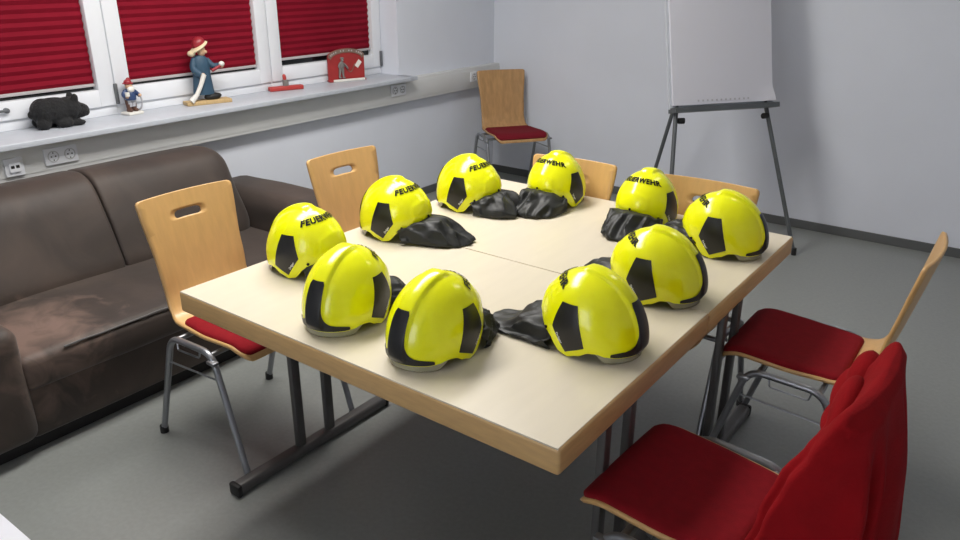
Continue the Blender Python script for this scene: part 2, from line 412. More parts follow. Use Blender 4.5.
# ------------------------------------------------------------------ chairs
PROF = [(.236, .425), (.232, .440), (.215, .453), (.18, .460), (.10, .456), (0, .450), (-.10, .450), (-.15, .456), (-.185, .474), (-.208, .507), (-.226, .55), (-.245, .62), (-.268, .72), (-.286, .80), (-.303, .877)]
_acc = [0]
for a, c in zip(PROF, PROF[1:]): _acc.append(_acc[-1]+math.dist(a, c))
SL = _acc[-1]
def prof(s):
    s = min(max(s, 0), SL)
    for i in range(len(PROF)-1):
        if s <= _acc[i+1]+1e-9:
            t = (s-_acc[i])/(_acc[i+1]-_acc[i]); t2_ = t
            p0 = PROF[max(i-1, 0)]; p1 = PROF[i]; p2 = PROF[i+1]; p3 = PROF[min(i+2, len(PROF)-1)]
            f = lambda k: .5*((2*p1[k])+(-p0[k]+p2[k])*t+(2*p0[k]-5*p1[k]+4*p2[k]-p3[k])*t*t+(-p0[k]+3*p1[k]-3*p2[k]+p3[k])*t**3)
            return f(0), f(1)
def halfw(s):
    tab = [(0, .188), (.06, .204), (.2, .204), (.40, .188), (.46, .177), (.52, .172), (.62, .175), (SL, .193)]
    hw = lerp_tab(tab, s)
    for e, r in ((s, .03), (SL-s, .022)):
        if e < r: hw -= r-math.sqrt(max(0, r*r-(r-e)**2))
    return hw
def shell_pt(s, y):
    x, z = prof(s)
    k = sstep(.44, .62, s)            # the back is gently dished sideways
    x += k*.022*(y/.19)**2
    z += (1-sstep(.3, .45, s))*(.010*(y/.2)**2)*sstep(0, .1, s)
    return (x, y, z)
def chair_shell(slot):
    bm = BM(); NT = 24
    ss = [0, .003, .008, .016, .03]+[.05+.02*k for k in range(200) if .05+.02*k < SL-.03]+[SL-.022, SL-.013, SL-.006, SL-.0015]
    if slot:
        sa, sb = SL-.130, SL-.030
        ss = [s for s in ss if s < sa-.004 or s > sb+.003]+[sa, sb]; ss.sort()
    rows = {}
    for s in ss: rows[s] = [bm.verts.new(shell_pt(s, halfw(s)*(-1+2*k/NT))) for k in range(NT+1)]
    for a, c in zip(ss, ss[1:]):
        if slot and a == sa: continue
        for k in range(NT): bm.faces.new((rows[a][k], rows[a][k+1], rows[c][k+1], rows[c][k]))
    if slot:
        NS = 6
        def P2(s, tt): return (s, halfw(s)*tt)
        outer = [(sa, -1+2*k/NT) for k in range(NT)]+[(sa+(sb-sa)*k/NS, 1) for k in range(NS)]+[(sb, 1-2*k/NT) for k in range(NT)]+[(sb-(sb-sa)*k/NS, -1) for k in range(NS)]
        sc_, L, r = SL-.082, .042, .0145
        N = len(outer); inner = []
        for (s, tt) in outer:
            u = tt*.19; v = s-sc_
            # direction towards the outer point, hit on a stadium outline
            ang = math.atan2(v*1.9, u)
            d = Vector((math.cos(ang), math.sin(ang)))
            lo, hi = 0, .2
            for _ in range(30):
                m_ = (lo+hi)/2; q = d*m_; dx = max(0, abs(q.x)-L); ins = math.hypot(dx, q.y) < r
                lo, hi = (m_, hi) if ins else (lo, m_)
            q = d*lo; inner.append((sc_+q.y-.10*q.x**2*10*.5, q.x))
        K = 5; prev = None
        for j in range(K+1):
            t = j/K; ring = []
            for (s, tt), (si, yi) in zip(outer, inner):
                yo = halfw(s)*tt
                ring.append((s+(si-s)*t, yo+(yi-yo)*t))
            vs = [bm.verts.new(shell_pt(*q)) for q in ring]
            if prev:
                for k in range(N): bm.faces.new((prev[k], prev[(k+1) % N], vs[(k+1) % N], vs[k]))
            prev = vs
        bmesh.ops.remove_doubles(bm, verts=bm.verts, dist=.0004)
    return bm
def seat_pad():
    bm = BM(); s0, s1 = .020, .385; N, Mx = 26, 20; topv, botv = [], []
    for i in range(N+1):
        u = -math.cos(PI*i/N); s = (s0+s1)/2+(s1-s0)/2*u
        hw = .196-.016*sstep(.2, .385, s)
        e = min(s-s0, s1-s); r = .035
        if e < r: hw -= r-math.sqrt(max(0, r*r-(r-e)**2))
        rt_, rb_ = [], []
        for k in range(Mx+1):
            v = -math.cos(PI*k/Mx); y = hw*v
            x, z = shell_pt(s, y)[0], shell_pt(s, y)[2]
            ed = min(1, min(e, hw-abs(y))/.022+.0)
            h = .006+.014*math.sqrt(max(0, 1-(1-ed)**2))+.003*(1-v*v)
            dx, dz = prof(min(s+.004, SL))[0]-prof(max(s-.004, 0))[0], prof(min(s+.004, SL))[1]-prof(max(s-.004, 0))[1]
            l = math.hypot(dx, dz); nx, nz = dz/l, -dx/l
            rt_.append(bm.verts.new((x+nx*h, y, z+nz*h))); rb_.append(bm.verts.new((x+nx*.0055, y, z+nz*.0055)))
        topv.append(rt_); botv.append(rb_)
    for i in range(N):
        for k in range(Mx):
            bm.faces.new((topv[i][k], topv[i][k+1], topv[i+1][k+1], topv[i+1][k])); bm.faces.new((botv[i][k], botv[i+1][k], botv[i+1][k+1], botv[i][k+1]))
    rim = [(0, k) for k in range(Mx)]+[(i, Mx) for i in range(N)]+[(N, Mx-k) for k in range(Mx)]+[(N-i, 0) for i in range(N)]
    for a, c in zip(rim, rim[1:]+rim[:1]):
        try: bm.faces.new((topv[a[0]][a[1]], botv[a[0]][a[1]], botv[c[0]][c[1]], topv[c[0]][c[1]]))
        except ValueError: pass
    bmesh.ops.remove_doubles(bm, verts=bm.verts, dist=.0002)
    return bm
def make_chair(wood, pad, slot, label, tubem='tube'):
    t = thing('stacking_chair', label, 'chair', (0, 0, 0), 0, 'beech shell chairs')
    o = obj('seat_shell', chair_shell(slot), M[wood], t, 50)
    md = o.modifiers.new('ply', 'SOLIDIFY'); md.thickness = .011; md.offset = 0
    obj('seat_pad', seat_pad(), M[pad], t, 60)
    for s in (-1, 1):
        y = s*.246
        fr = [(-.25, y, .012), (-.106+.0, y*.985, .440), (.125, y*.985, .448), (.248, y, .012)]
        b = BM(); tube(b, bend(fr, .055, 8), .0115, 12); f = obj('leg_frame', b, M[tubem], t)
        for q, nx in ((fr[0], -1), (fr[3], 1)):
            b = BM(); cyl(b, (q[0]-nx*.0, q[1], .014), .0155, .028, 14); obj('foot_cap', b, M['rubber'], f)
        b = BM(); za = .335
        xa = -.25+(-.106+.25)*(za-.012)/.416; xb = .248-(.248-.125)*(.355-.012)/.424
        tube(b, [(xa, y*.99, za), (xb, y*.99, .355)], .0035, 6)
        tube(b, bend([(-.07, y*.985, .437), (-.065, y*1.0, .405), (.055, y*1.0, .412), (.06, y*.985, .442)], .008, 4), .0035, 6)
        obj('side_wire', b, M[tubem], t)
        b = BM(); box(b, .115, .155, y*.985-.012+s*.008, y*.985+.012+s*.008, .415, .428, .004); obj('row_connector', b, M[tubem], f)
    b = BM()
    for x in (-.09, .10): tube(b, [(x, -.232, .430), (x, 0, .434), (x, .232, .430)], .009, 10)
    obj('cross_bar', b, M[tubem], t)
    return t
def place(o, x, y, rz, label=None):
    o.location = (x, y, 0); o.rotation_euler = (0, 0, rz)
    if label: o['label'] = label
    return o
chA = make_chair('wood', 'red', True, 'beech shell chair with red seat beside the sofa, nearest the left table corner')
place(chA, 1.507, -.155, 0)
chB = place(copy_tree(chA), 1.53, .585, -.05, 'beech chair at the left table side, in front of the right sofa arm')
chC = place(copy_tree(chA), 2.13, .82, -PI/2+.06, 'beech chair pushed in at the far table edge, left one of the two there')
chD = place(copy_tree(chA), 2.69, .825, -PI/2, 'beech chair pushed in at the far table edge, in front of the flipchart legs')
chF = place(copy_tree(chA), 3.205, .795, PI+.0, 'bare beech chair with red seat on the right table side, seen edge on')
chG = place(copy_tree(chA), 3.203, -.137, PI-.054, 'beech chair with a red fleece jacket over its back, nearest the camera')
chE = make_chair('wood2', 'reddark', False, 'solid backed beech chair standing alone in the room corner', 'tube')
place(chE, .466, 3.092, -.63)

# ------------------------------------------------------------------ red jacket over the near chair's back
def jacket():
    r = thing('fleece_jacket', 'red fleece jacket draped over the back of the nearest chair', 'jacket', (3.45, -.14, .88))
    bm = BM(); NR, NZ = 96, 34; rings = []
    def bx(z, y):     # x of the chair back's plane
        return 3.213+lerp_tab([(.40, .19), (.50, .208), (.62, .237), (.72, .258), (.80, .280), (.885, .303)], z)-.022*min(1, abs(y+.137)/.19)**2+.054*(y+.127)
    for j in range(NZ+1):
        u = j/NZ
        z = .890-.74*u**1.5
        zz = max(z, .42)
        fx = lerp_tab([(0, .006), (.06, .017), (.1, .023), (.3, .028), (.6, .026), (1, .035)], u)
        rx = lerp_tab([(0, .006), (.06, .017), (.1, .025), (.2, .040), (.5, .070), (1, .095)], u)
        yn = lerp_tab([(0, -.325), (.06, -.352), (.3, -.36), (.6, -.372), (1, -.385)], u)
        yf = lerp_tab([(0, .035), (.06, .052), (.3, .062), (1, .085)], u)
        ring = []
        for k in range(NR):
            a = 2*PI*k/NR
            c, s = math.cos(a), math.sin(a)
            px = abs(c)**.75*(1 if c > 0 else -1); py = abs(s)**.55*(1 if s > 0 else -1)
            y = (yn+yf)/2+py*(yf-yn)/2
            xc = bx(zz, y)
            x = xc+px*fx if c < 0 else xc+px*(max(rx, 3.528+.075*u-.30*max(0, .05-u)-xc) if u > .08 else rx)
            # sleeve and front edge spill forward at the near end
            near = sstep(-.12, -.40, y)*sstep(.12, .7, u)
            if c < .3: x -= near*.02*(1-max(0, c)/.3)
            # vertical folds growing downwards
            ph = k/NR*2*PI
            fo = (math.sin(ph*11+3*math.sin(2*ph)+u*1.5)*.012+math.sin(ph*5+1.3-u*2)*.009)*sstep(.08, .5, u)
            x += fo*px*1.2; y += fo*py
            zo = noise.noise(Vector((x*7, y*7, z*5)))*.010*sstep(0, .1, u)
            x += zo*.8
            ring.append(bm.verts.new((x-3.45, y+.14, z-.88+(.010*math.sin(ph*3) if j == NZ else 0))))
        rings.append(ring)
    for a, c in zip(rings, rings[1:]):
        for k in range(NR): bm.faces.new((a[k], a[(k+1) % NR], c[(k+1) % NR], c[k]))
    bm.faces.new(rings[0][::-1])
    o = obj('jacket_body', bm, M['fleece'], r, 70)
    md = o.modifiers.new('s', 'SOLIDIFY'); md.thickness = .004; md.offset = 1
    # collar and hood bunched on the front of the back rest
    b = BM()
    for c, rx, ry, rz, an in (((3.462, .00, .815), .032, .075, .030, .35), ((3.438, -.02, .775), .030, .085, .026, .25), ((3.436, -.04, .715), .034, .095, .034, -.1), ((3.436, -.08, .65), .034, .115, .045, .1), ((3.46, -.15, .80), .03, .10, .05, .3), ((3.445, -.22, .70), .03, .10, .09, .2), ((3.43, -.22, .60), .04, .12, .09, .2)):
        ball(b, Vector(c)-Vector((3.45, -.14, .88)), rx, ry, rz, 20, 12, Matrix.Rotation(an, 4, 'X'))
    o = obj('collar', b, M['fleece'], r, 80)
    remesh(o, .006, 2)
    return r
jacket()

# ------------------------------------------------------------------ helmets
ZC, CC, AXF, AXB, AY = .082, .121, .141, .131, .109
RIMT = [(0, .018), (40, .018), (52, .021), (62, .027), (70, .026), (82, .012), (95, .0015), (104, .006), (126, .044), (150, .066), (180, .073)]
def zrim(thd): return lerp_tab(RIMT, abs(((thd+180) % 360)-180))
def hbase(th, z):
    c, s = math.cos(th), math.sin(th)
    lo = .034*max(0, c)+.010*abs(s)                       # the widest level sinks towards the brow
    zc = ZC-lo; ht = ZC+CC-zc
    e = 2-.16*max(0, c)-.02*abs(s)
    if z >= zc: rho = max(0, 1-((z-zc)/ht)**e)**(1/e) if z < ZC+CC else 0
    else: rho = 1-.09*((zc-z)/ZC)**2
    return Vector(((AXF if c > 0 else AXB)*rho*c, AY*rho*s, z))
def hpt(th, z, off=0):
    p = hbase(th, z)
    c = Vector((0, 0, ZC-.02)); n = (p-c); n = Vector((n.x/AXF**2, n.y/AY**2, n.z/CC**2)).normalized()
    d = off
    # raised crest from brow to crown
    cr = (1-sstep(.0205, .0265, abs(p.y)))*sstep(-.035, -.012, p.x)*sstep(.02, .04, z)
    d += .0075*cr
    # moulded lower rear field
    a = abs(abs(math.degrees(math.atan2(p.y, p.x)))-180)
    d += .0028*(1-sstep(26, 31, a))*(p.x < 0)*sstep(.077, .087, z)*(1-sstep(.118, .130, z-.02*math.cos(math.radians(a*3))))
    return p+n*d
def helmet_shell():
    bm = BM(); NT = 144; ND = 34; NL = 12; rings = []
    top = None
    for j in range(1, ND+1):
        ph = PI/2*j/ND
        rings.append([bm.verts.new(hpt(2*PI*k/NT, ZC+CC*math.cos(ph*(1 if j > 1 else .8)))) for k in range(NT)])
    for j in range(1, NL+1):
        ring = []
        for k in range(NT):
            th = 2*PI*k/NT; zr = zrim(math.degrees(th)); z = ZC+(zr-ZC)*j/NL
            ring.append(bm.verts.new(hpt(th, z)))
        rings.append(ring)
    for a, c in zip(rings, rings[1:]):
        for k in range(NT): bm.faces.new((a[k], a[(k+1) % NT], c[(k+1) % NT], c[k]))
    top = bm.verts.new(hpt(0, ZC+CC-1e-6)); top.co.x = 0
    for k in range(NT): bm.faces.new((top, rings[0][(k+1) % NT], rings[0][k]))
    # rolled rim and inner wall
    inner = [bm.verts.new(hpt(2*PI*k/NT, zrim(360*k/NT), -.006)+Vector((0, 0, .001))) for k in range(NT)]
    inn2 = [bm.verts.new(hpt(2*PI*k/NT, max(zrim(360*k/NT), .02)+.045, -.010)) for k in range(NT)]
    for a, c in ((rings[-1], inner), (inner, inn2)):
        for k in range(NT): bm.faces.new((a[k], a[(k+1) % NT], c[(k+1) % NT], c[k]))
    return bm
def helmet_patch(poly, off=.0016, K=7, sub=14):
    """poly in (degrees, z), star-shaped about its centroid / given first centre"""
    cen, pts = poly
    out = []
    for (a, c) in zip(pts, pts[1:]+pts[:1]):
        for k in range(sub): t = k/sub; out.append((a[0]+(c[0]-a[0])*t, a[1]+(c[1]-a[1])*t))
    bm = BM(); N = len(out); prev = [bm.verts.new(hpt(math.radians(cen[0]), cen[1], off))]
    for j in range(1, K+2):
        f = min(j/K, 1); o_ = off if j <= K else -.002
        ring = [bm.verts.new(hpt(math.radians(cen[0]+(q[0]-cen[0])*f), cen[1]+(q[1]-cen[1])*f, o_)) for q in out]
        for k in range(N):
            if len(prev) == 1: bm.faces.new((prev[0], ring[k], ring[(k+1) % N]))
            else: bm.faces.new((prev[k], ring[k], ring[(k+1) % N], prev[(k+1) % N]))
        prev = ring
    return bm
def front_shield():
    bm = BM(); zs = [.021+.0025*k for k in range(52) if .021+.0025*k <= .142]; NT = 40; rows = []
    for z in zs:
        arm = 47*(1-sstep(.030, .045, z))                           # brow arms in degrees
        stem = math.degrees(math.asin(min(1, .0225/AY)))*(1.0+.10*(z-.04)/.1)
        curve = 14*math.exp(-max(0, z-.037)/.010)
        half = max(arm, stem+curve)
        top = .142-z
        if top < .008: half -= 2.5*(1-top/.008)
        rows.append([(-half+2*half*k/NT, z) for k in range(NT+1)])
    V = [[bm.verts.new(hpt(math.radians(a), max(z, zrim(a)+.003) if abs(a) < 60 else z, .0022)) for a, z in r] for r in rows]
    for a, c in zip(V, V[1:]):
        for k in range(NT): bm.faces.new((a[k], a[k+1], c[k+1], c[k]))
    bmesh.ops.remove_doubles(bm, verts=bm.verts, dist=.0002)
    return bm
def map_text(bm, f):
    for v in bm.verts: v.co = f(v.co.x, v.co.y)
    return bm
def visor():
    bm = BM(); NT = 60; rows = []
    for j in range(9):
        t = j/8; row = []
        for k in range(NT+1):
            a = -66+132*k/NT; e = 1-sstep(50, 66, abs(a))
            zt = zrim(a)+.010; zb = .0015+(zt-.0015)*(1-e)*.75
            z = zt+(zb-zt)*t
            p = hbase(math.radians(a), z); s = 1-.030+.012*t; row.append(bm.verts.new((p.x*s, p.y*s, z)))
        rows.append(row)
    for a, c in zip(rows, rows[1:]):
        for k in range(NT): bm.faces.new((a[k], a[k+1], c[k+1], c[k]))
    return bm
def liner():
    bm = BM(); NT = 48; rings = []
    for j in range(10):
        ph = PI/2*(j+.3)/10.3; z = .082+.085*math.cos(ph)
        rings.append([bm.verts.new((-.012+.098*math.sin(ph)*math.cos(2*PI*k/NT), .084*math.sin(ph)*math.sin(2*PI*k/NT), z)) for k in range(NT)])
    rings.append([bm.verts.new((-.012+.096*math.cos(2*PI*k/NT), .082*math.sin(2*PI*k/NT), .062)) for k in range(NT)])
    for a, c in zip(rings, rings[1:]):
        for k in range(NT): bm.faces.new((a[k], a[(k+1) % NT], c[(k+1) % NT], c[k]))
    bm.faces.new(rings[0][::-1]); bm.faces.new(rings[-1])
    return bm
PANEL = ((95, .078), [(108, .138), (86, .138), (75, .038), (96.5, .0145), (115, .072)])
def make_helmet():
    t = thing('fire_helmet', 'x', 'helmet', (0, 0, 0), 0, 'yellow fire helmets on the table')
    obj('shell', helmet_shell(), M['yellow'], t, 60)
    obj('liner', liner(), M['liner'], t)
    obj('front_shield', front_shield(), M['black'], t, 60)
    for s in (1, -1):
        bm = helmet_patch(((s*PANEL[0][0], PANEL[0][1]), [(s*a, z) for a, z in PANEL[1]]))
        p = obj('side_panel', bm, M['black'], t, 60)
        # small maker's lettering along the slanted lower rear edge
        tm = text_mesh('Dräger', .0105, .0003)
        # slanted edge from the tip (96.5,.021) up to the rear corner (111,.080)
        def f(x, y, s=s):
            a0, z0, a1, z1 = 96.5, .0145, 115, .072
            kx = math.radians(1)*.142
            ex, ez = (a1-a0)*kx, z1-z0; l = math.hypot(ex, ez); ex /= l; ez /= l
            # reading direction: on the helmet's right side (s=-1) text runs from rear corner down to the tip
            sg = 1 if s > 0 else -1
            m_ = .52*l
            if s < 0:      # seen from outside, rearwards is left
                dx, dz = -ex, -ez; ux, uz = -ez, ex      # 'up' of letters points to the panel's front
                cx, cz = ex*m_, ez*m_
                X = cx+dx*x+ux*(y+.003)*1; Z = cz+dz*x+uz*(y+.003)
            else:
                dx, dz = ex, ez; ux, uz = -ez, ex
                cx, cz = ex*m_, ez*m_
                X = cx+dx*x+ux*(y+.003); Z = cz+dz*x+uz*(y+.003)
            return hpt(math.radians(s*(a0+X/kx)), z0+Z, .0026)
        obj('maker_lettering', map_text(tm, f), M['white'], p, 0)
    tm = text_mesh('FEUERWEHR', .0325, .0015, 1.10)
    def g(x, y):
        el = math.radians(49)+y/.134-15*x*x                     # elevation along the rear meridian
        return hpt(PI+x/.092, ZC+CC*math.sin(el), .0022)
    obj('lettering', map_text(tm, g), M['ink'], t, 0)
    for a in (180, 128, -128):
        p = hpt(math.radians(a), zrim(a)+.012, .001); q = hpt(math.radians(a), zrim(a)+.012, .004)
        b = BM(); tube(b, [p, q], .0042, 12); obj('rivet', b, M['ink'], t)
    o = obj('visor', visor(), M['visor'], t, 70)
    md = o.modifiers.new('s', 'SOLIDIFY'); md.thickness = .0025
    return t
def neck_curtain(t, L, dirdeg=0, spread=48, seed=1, lift=0, lobe=0):
    """black neck cloth from the rear rim out onto the table; L = reach beyond the rim"""
    rnd = Vector((seed*3.7, seed*1.3, seed*7.1))
    bm = BM(); NU, NV = 72, 26; rows = []
    for j in range(NV+1):
        v = j/NV; row = []
        for i in range(NU+1):
            u = -1+2*i/NU; a = 180+u*62
            zr = zrim(a)+.006
            p = hbase(math.radians(a), zr)*.965; p.z = zr
            # reach per direction: strongest around dirdeg, squared-off like a flat bag
            q = (a-180-dirdeg)/spread
            reach = .018+L*math.exp(-abs(q)**3.2)
            if lobe: reach *= 1-.35*math.exp(-((q-lobe)/.22)**2)
            fan = math.radians(180+(a-180)*.45+dirdeg*.55)
            od = Vector((math.cos(fan), math.sin(fan), 0))
            o_ = reach*v**.92
            z = zr*(1-sstep(0, 1, v)*.62-v*.34)+lift*math.sin(PI*v)
            pos = p+od*o_; pos.z = z
            k = sstep(.04, .35, v)
            n1 = noise.noise(Vector((u*3.0, v*2.2, 0))+rnd); n2 = 1-2*abs(noise.noise(Vector((u*4.6+v*1.2, v*1.6-u, 2))+rnd*1.7))
            n3 = noise.noise(Vector((u*9, v*6, 5))+rnd)
            pos.z += k*(.010*n1+.011*n2+.004*n3)*(.45+.55*(1-v)); pos += od*(k*(.014*n2+.008*n1))
            # hem turns back under
            if v > .9: pos -= od*(v-.9)*.10
            pos.z = max(pos.z, .0035+.0015*n1 if v > .3 else .0035)
            row.append(bm.verts.new(pos))
        rows.append(row)
    for a, c in zip(rows, rows[1:]):
        for k in range(NU): bm.faces.new((a[k], a[k+1], c[k+1], c[k]))
    # underside so the cloth bag is closed on the table
    o = obj('neck_curtain', bm, M['cloth'], t, 55)
    md = o.modifiers.new('s', 'SOLIDIFY'); md.thickness = .0025; md.offset = 0
    return o
hel0 = make_helmet()
HELM = [  # x, y, facing (deg), curtain reach, curtain bias deg, spread, seed, label
    (2.243, -.350, -83, .085, -10, 40, 1, 0, 0, 'second yellow helmet from the left along the near table edge, left of the frontmost one'),
    (1.880, -.170, -174, .055, 0, 40, 2, 0, 0, 'leftmost yellow fire helmet, at the left table corner beside the sofa'),
    (1.882, .245, -173, .150, 8, 42, 3, .012, 0, 'yellow fire helmet on the left table side with neck cloth spread to a point'),
    (1.892, .662, -177, .105, 0, 50, 4, .014, .1, 'yellow fire helmet at the far left table corner, below the corner chair'),
    (2.137, .918, 87, .115, 10, 46, 5, .014, 0, 'yellow fire helmet second from left on the far table edge, its back to the table'),
    (2.545, .885, 88, .115, 6, 46, 6, .016, 0, 'yellow fire helmet on the far table edge in front of the flipchart'),
    (2.872, .770, 8, .075, 0, 46, 7, .012, 0, 'rightmost yellow fire helmet, at the far right table corner'),
    (2.846, .292, 8, .130, -12, 42, 8, .010, 0, 'yellow fire helmet on the right table edge over the seam between tables'),
    (2.846, -.092, 0, .150, 6, 40, 9, .010, 0, 'yellow fire helmet on the near half of the right table edge, black cloth stretched left'),
    (2.550, -.350, -92, .06, 0, 40, 10, 0, 0, 'frontmost yellow fire helmet, alone in the middle of the near table edge'),
]
for i, (x, y, d, L, bias, spr, seed, lift, lobe, lab) in enumerate(HELM):
    h = hel0 if i == 0 else copy_tree(hel0)
    h.location = (x, y, TZ+.0006); h.rotation_euler = (0, 0, math.radians(d)); h['label'] = lab
    HELM[i] = h
for i, spec in enumerate([(.085, -10, 40, 1, 0, 0), (.055, 0, 40, 2, 0, 0), (.150, 8, 42, 3, .012, 0), (.105, 0, 50, 4, .014, .1), (.115, 10, 46, 5, .014, 0), (.115, 6, 46, 6, .016, 0), (.075, 0, 46, 7, .012, 0), (.120, -12, 42, 8, 0, 0), (.145, 6, 36, 9, -.012, 0), (.06, 0, 40, 10, 0, 0)]):
    L, bias, spr, seed, lift, lobe = spec
    neck_curtain(HELM[i], L, bias, spr, seed, lift, lobe)

# ------------------------------------------------------------------ flipchart
def flipchart():
    yaw, tau, W = .938, .26, .68
    o = Vector((1.970, 2.443, 0)); zt = .879
    t = thing('flipchart_easel', 'grey flipchart easel with white paper pad by the back wall', 'flipchart', o, yaw)
    # local: x along the board, y backwards, z up
    st, ct = math.sin(tau), math.cos(tau)
    def B(x, d, h): return Vector((x, d*ct+h*st, zt-d*st+h*ct))       # d behind board face, h along board
    def slab(bm, x0, x1, d0, d1, h0, h1):
        vs = [bm.verts.new(B(x, d, h)) for x in (x0, x1) for d in (d0, d1) for h in (h0, h1)]
        for q in ((0, 1, 3, 2), (4, 6, 7, 5), (0, 4, 5, 1), (2, 3, 7, 6), (0, 2, 6, 4), (1, 5, 7, 3)): bm.faces.new([vs[k] for k in q])
        return bm
    obj('board', slab(BM(), .0, W+.005, .012, .032, .0, 1.02), M['sill'], t, 0)
    # paper pad: slightly curled sheet at lower right
    bm = BM(); NX, NZ = 24, 40; front = []; hh = .99
    for j in range(NZ+1):
        row = []
        for k in range(NX+1):
            x = .014+(W-.020)*k/NX; h = .018+hh*j/NZ
            cu = .018*sstep(.82, 1, k/NX)*sstep(.10, 0, j/NZ)
            row.append(bm.verts.new(B(x+cu*.5, -.002-cu+.0015*math.sin(h*9), h-.0*cu)))
        front.append(row)
    back = [bm.verts.new(B(.014+(W-.020)*k/NX, .011, .018+hh*j/NZ)) for j, k in ((0, 0), (0, NX), (NZ, NX), (NZ, 0))]
    for j in range(NZ):
        for k in range(NX): bm.faces.new((front[j][k], front[j][k+1], front[j+1][k+1], front[j+1][k]))
    bm.faces.new(back); bm.faces.new([back[0], back[1]]+front[0][::-1]); bm.faces.new([back[3], back[2]]+front[-1][::-1])
    bm.faces.new([back[0], back[3]]+[r[0] for r in front][::-1]); bm.faces.new([back[1], back[2]]+[r[-1] for r in front][::-1])
    pad = obj('paper_pad', bm, M['paper'], t, 30)
    b = BM()
    for k in range(12):
        x = .17+.030*k
        slab(b, x, x+.010, -.0045, -.003, .034, .044)
    obj('punch_mark', b, M['pgrey'], pad, 0)
    obj('tray', slab(BM(), .002, W+.008, -.045, .036, -.022, .006), M['tubeg'], t, 0)
    u = Vector((0, st, ct)); k = zt/ct
    for s, x in ((-1, .05), (1, W-.05)):
        a = B(x, .02, .05); f = B(x+s*(.17 if s > 0 else .13), .0, -k*.985)
        b = BM(); tube(b, [a, f], .0125, 12); L = obj('leg', b, M['tubeg'], t)
        b = BM(); tube(b, [f+Vector((0, 0, .03)), Vector((f.x, f.y-.004, 0.0))], .0145, 12); obj('rubber_foot', b, M['rubber'], L)
        b = BM(); q = a+(f-a)*.12; tube(b, [q+Vector((-s*.012, -.012, 0)), q+Vector((-s*.045, -.018, 0))], .017, 14); obj('clamp_knob', b, M['rubber'], L)
    a = B(.34, .035, .75); f = Vector((.34, .80, .015))
    b = BM(); tube(b, [a, f], .0125, 12); L = obj('rear_leg', b, M['tubeg'], t)
    b = BM(); tube(b, [f+Vector((0, -.006, .03)), Vector((f.x, f.y, 0))], .0145, 12); obj('rubber_foot', b, M['rubber'], L)
    return t
flipchart()

# ------------------------------------------------------------------ white desk corner by the camera
d = thing('white_desk', 'white desk corner poking in at the lower left of the view', 'desk', (0, 0, 0))
obj('desktop', box(BM(), 1.55, 2.95, -2.05, -1.283, .715, .74, .003), M['desk'], d)
for x in (1.6, 2.9):
    for y in (-2.0, -1.40): obj('leg', box(BM(), x-.02, x+.02, y-.02, y+.02, 0, .716, .003), M['steel'], d)

# ------------------------------------------------------------------ figures on the sill
# plush boar, facing along +y
t = thing('plush_boar', 'black plush boar lying on the left end of the window sill', 'plush toy', (-.082, .066, SZ), -.18); t.scale = (1.06, 1.08, 1.06)
b = BM()
ball(b, (0, -.015, .072), .058, .092, .058); ball(b, (0, -.055, .070), .058, .055, .060); ball(b, (0, .045, .075), .052, .055, .052)
ball(b, (0, .085, .062), .035, .045, .034); ball(b, (0, .112, .055), .022, .018, .022)
for sx in (-1, 1):
    ball(b, (sx*.036, -.072, .022), .024, .030, .026); ball(b, (sx*.038, .010, .020), .024, .036, .023); ball(b, (sx*.026, .068, .013), .020, .032, .014)
    ball(b, (sx*.030, .068, .118), .010, .017, .026, rot=Matrix.Rotation(sx*.3, 4, 'Y'))
ball(b, (0, -.108, .062), .012, .012, .016)
o = obj('body', b, M['plush'], t); remesh(o, .0045, 5)
b = BM()
for sx in (-1, 1): ball(b, (sx*.024, .098, .086), .005)
obj('eye', b, M['rubber'], t)
# porcelain gnome
t = thing('gnome_figurine', 'small porcelain fireman gnome with red helmet on a white base', 'figurine', (-.105, .445, SZ), .1); t.scale = (1.22, 1.22, 1.22)
obj('base', box(BM(), -.030, .030, -.036, .036, 0, .012, .004), M['pwhite'], t)
b = BM()
for s in (-1, 1): ball(b, (.004, s*.013, .018), .018, .010, .009); tube(b, [(0, s*.012, .018), (0, s*.012, .062)], .0, 12, True, [.010, .013])
o = obj('boots', b, M['pbrown'], t)
b = BM(); tube(b, [(0, -.009, .032), (0, -.009, .068)], 0, 12, True, [.012, .016]); tube(b, [(0, .009, .032), (0, .009, .068)], 0, 12, True, [.012, .016]); obj('trousers', b, M['pgrey'], t)
b = BM(); tube(b, [(0, 0, .06), (0, 0, .075), (0, 0, .095), (0, 0, .106)], 0, 16, True, [.024, .026, .021, .012])
for s in (-1, 1): tube(b, bend([(0, s*.018, .098), (.004, s*.034, .082), (.022, s*.030, .076)], .012, 4), .0085, 10)
obj('coat', b, M['pblue'], t)
obj('face', ball(BM(), (.004, 0, .116), .015, .015, .016), M['pskin'], t)
for s in (-1, 1): obj('hand', ball(BM(), (.026, s*.030, .077), .007), M['pskin'], t)
b = BM(); ball(b, (.014, 0, .103), .011, .016, .014); ball(b, (.016, 0, .112), .006, .012, .004); obj('beard', b, M['pwhite'], t)
b = BM(); ball(b, (0, 0, .130), .016, .016, .014); cyl(b, (0, 0, .127), .021, .003, 20); ball(b, (-.002, .006, .140), .008, .010, .010); obj('helmet', b, M['pred'], t)
b = BM(); tube(b, bend([(.026, .030, .077), (.03, .034, .05), (.02, .03, .02), (-.0, .03, .014)], .02, 5), .0035, 8); obj('hose', b, M['pgrey'], t)
b = BM(); cyl(b, (.032, -.032, .088), .009, .016, 14); obj('lantern', b, M['pwhite'], t)
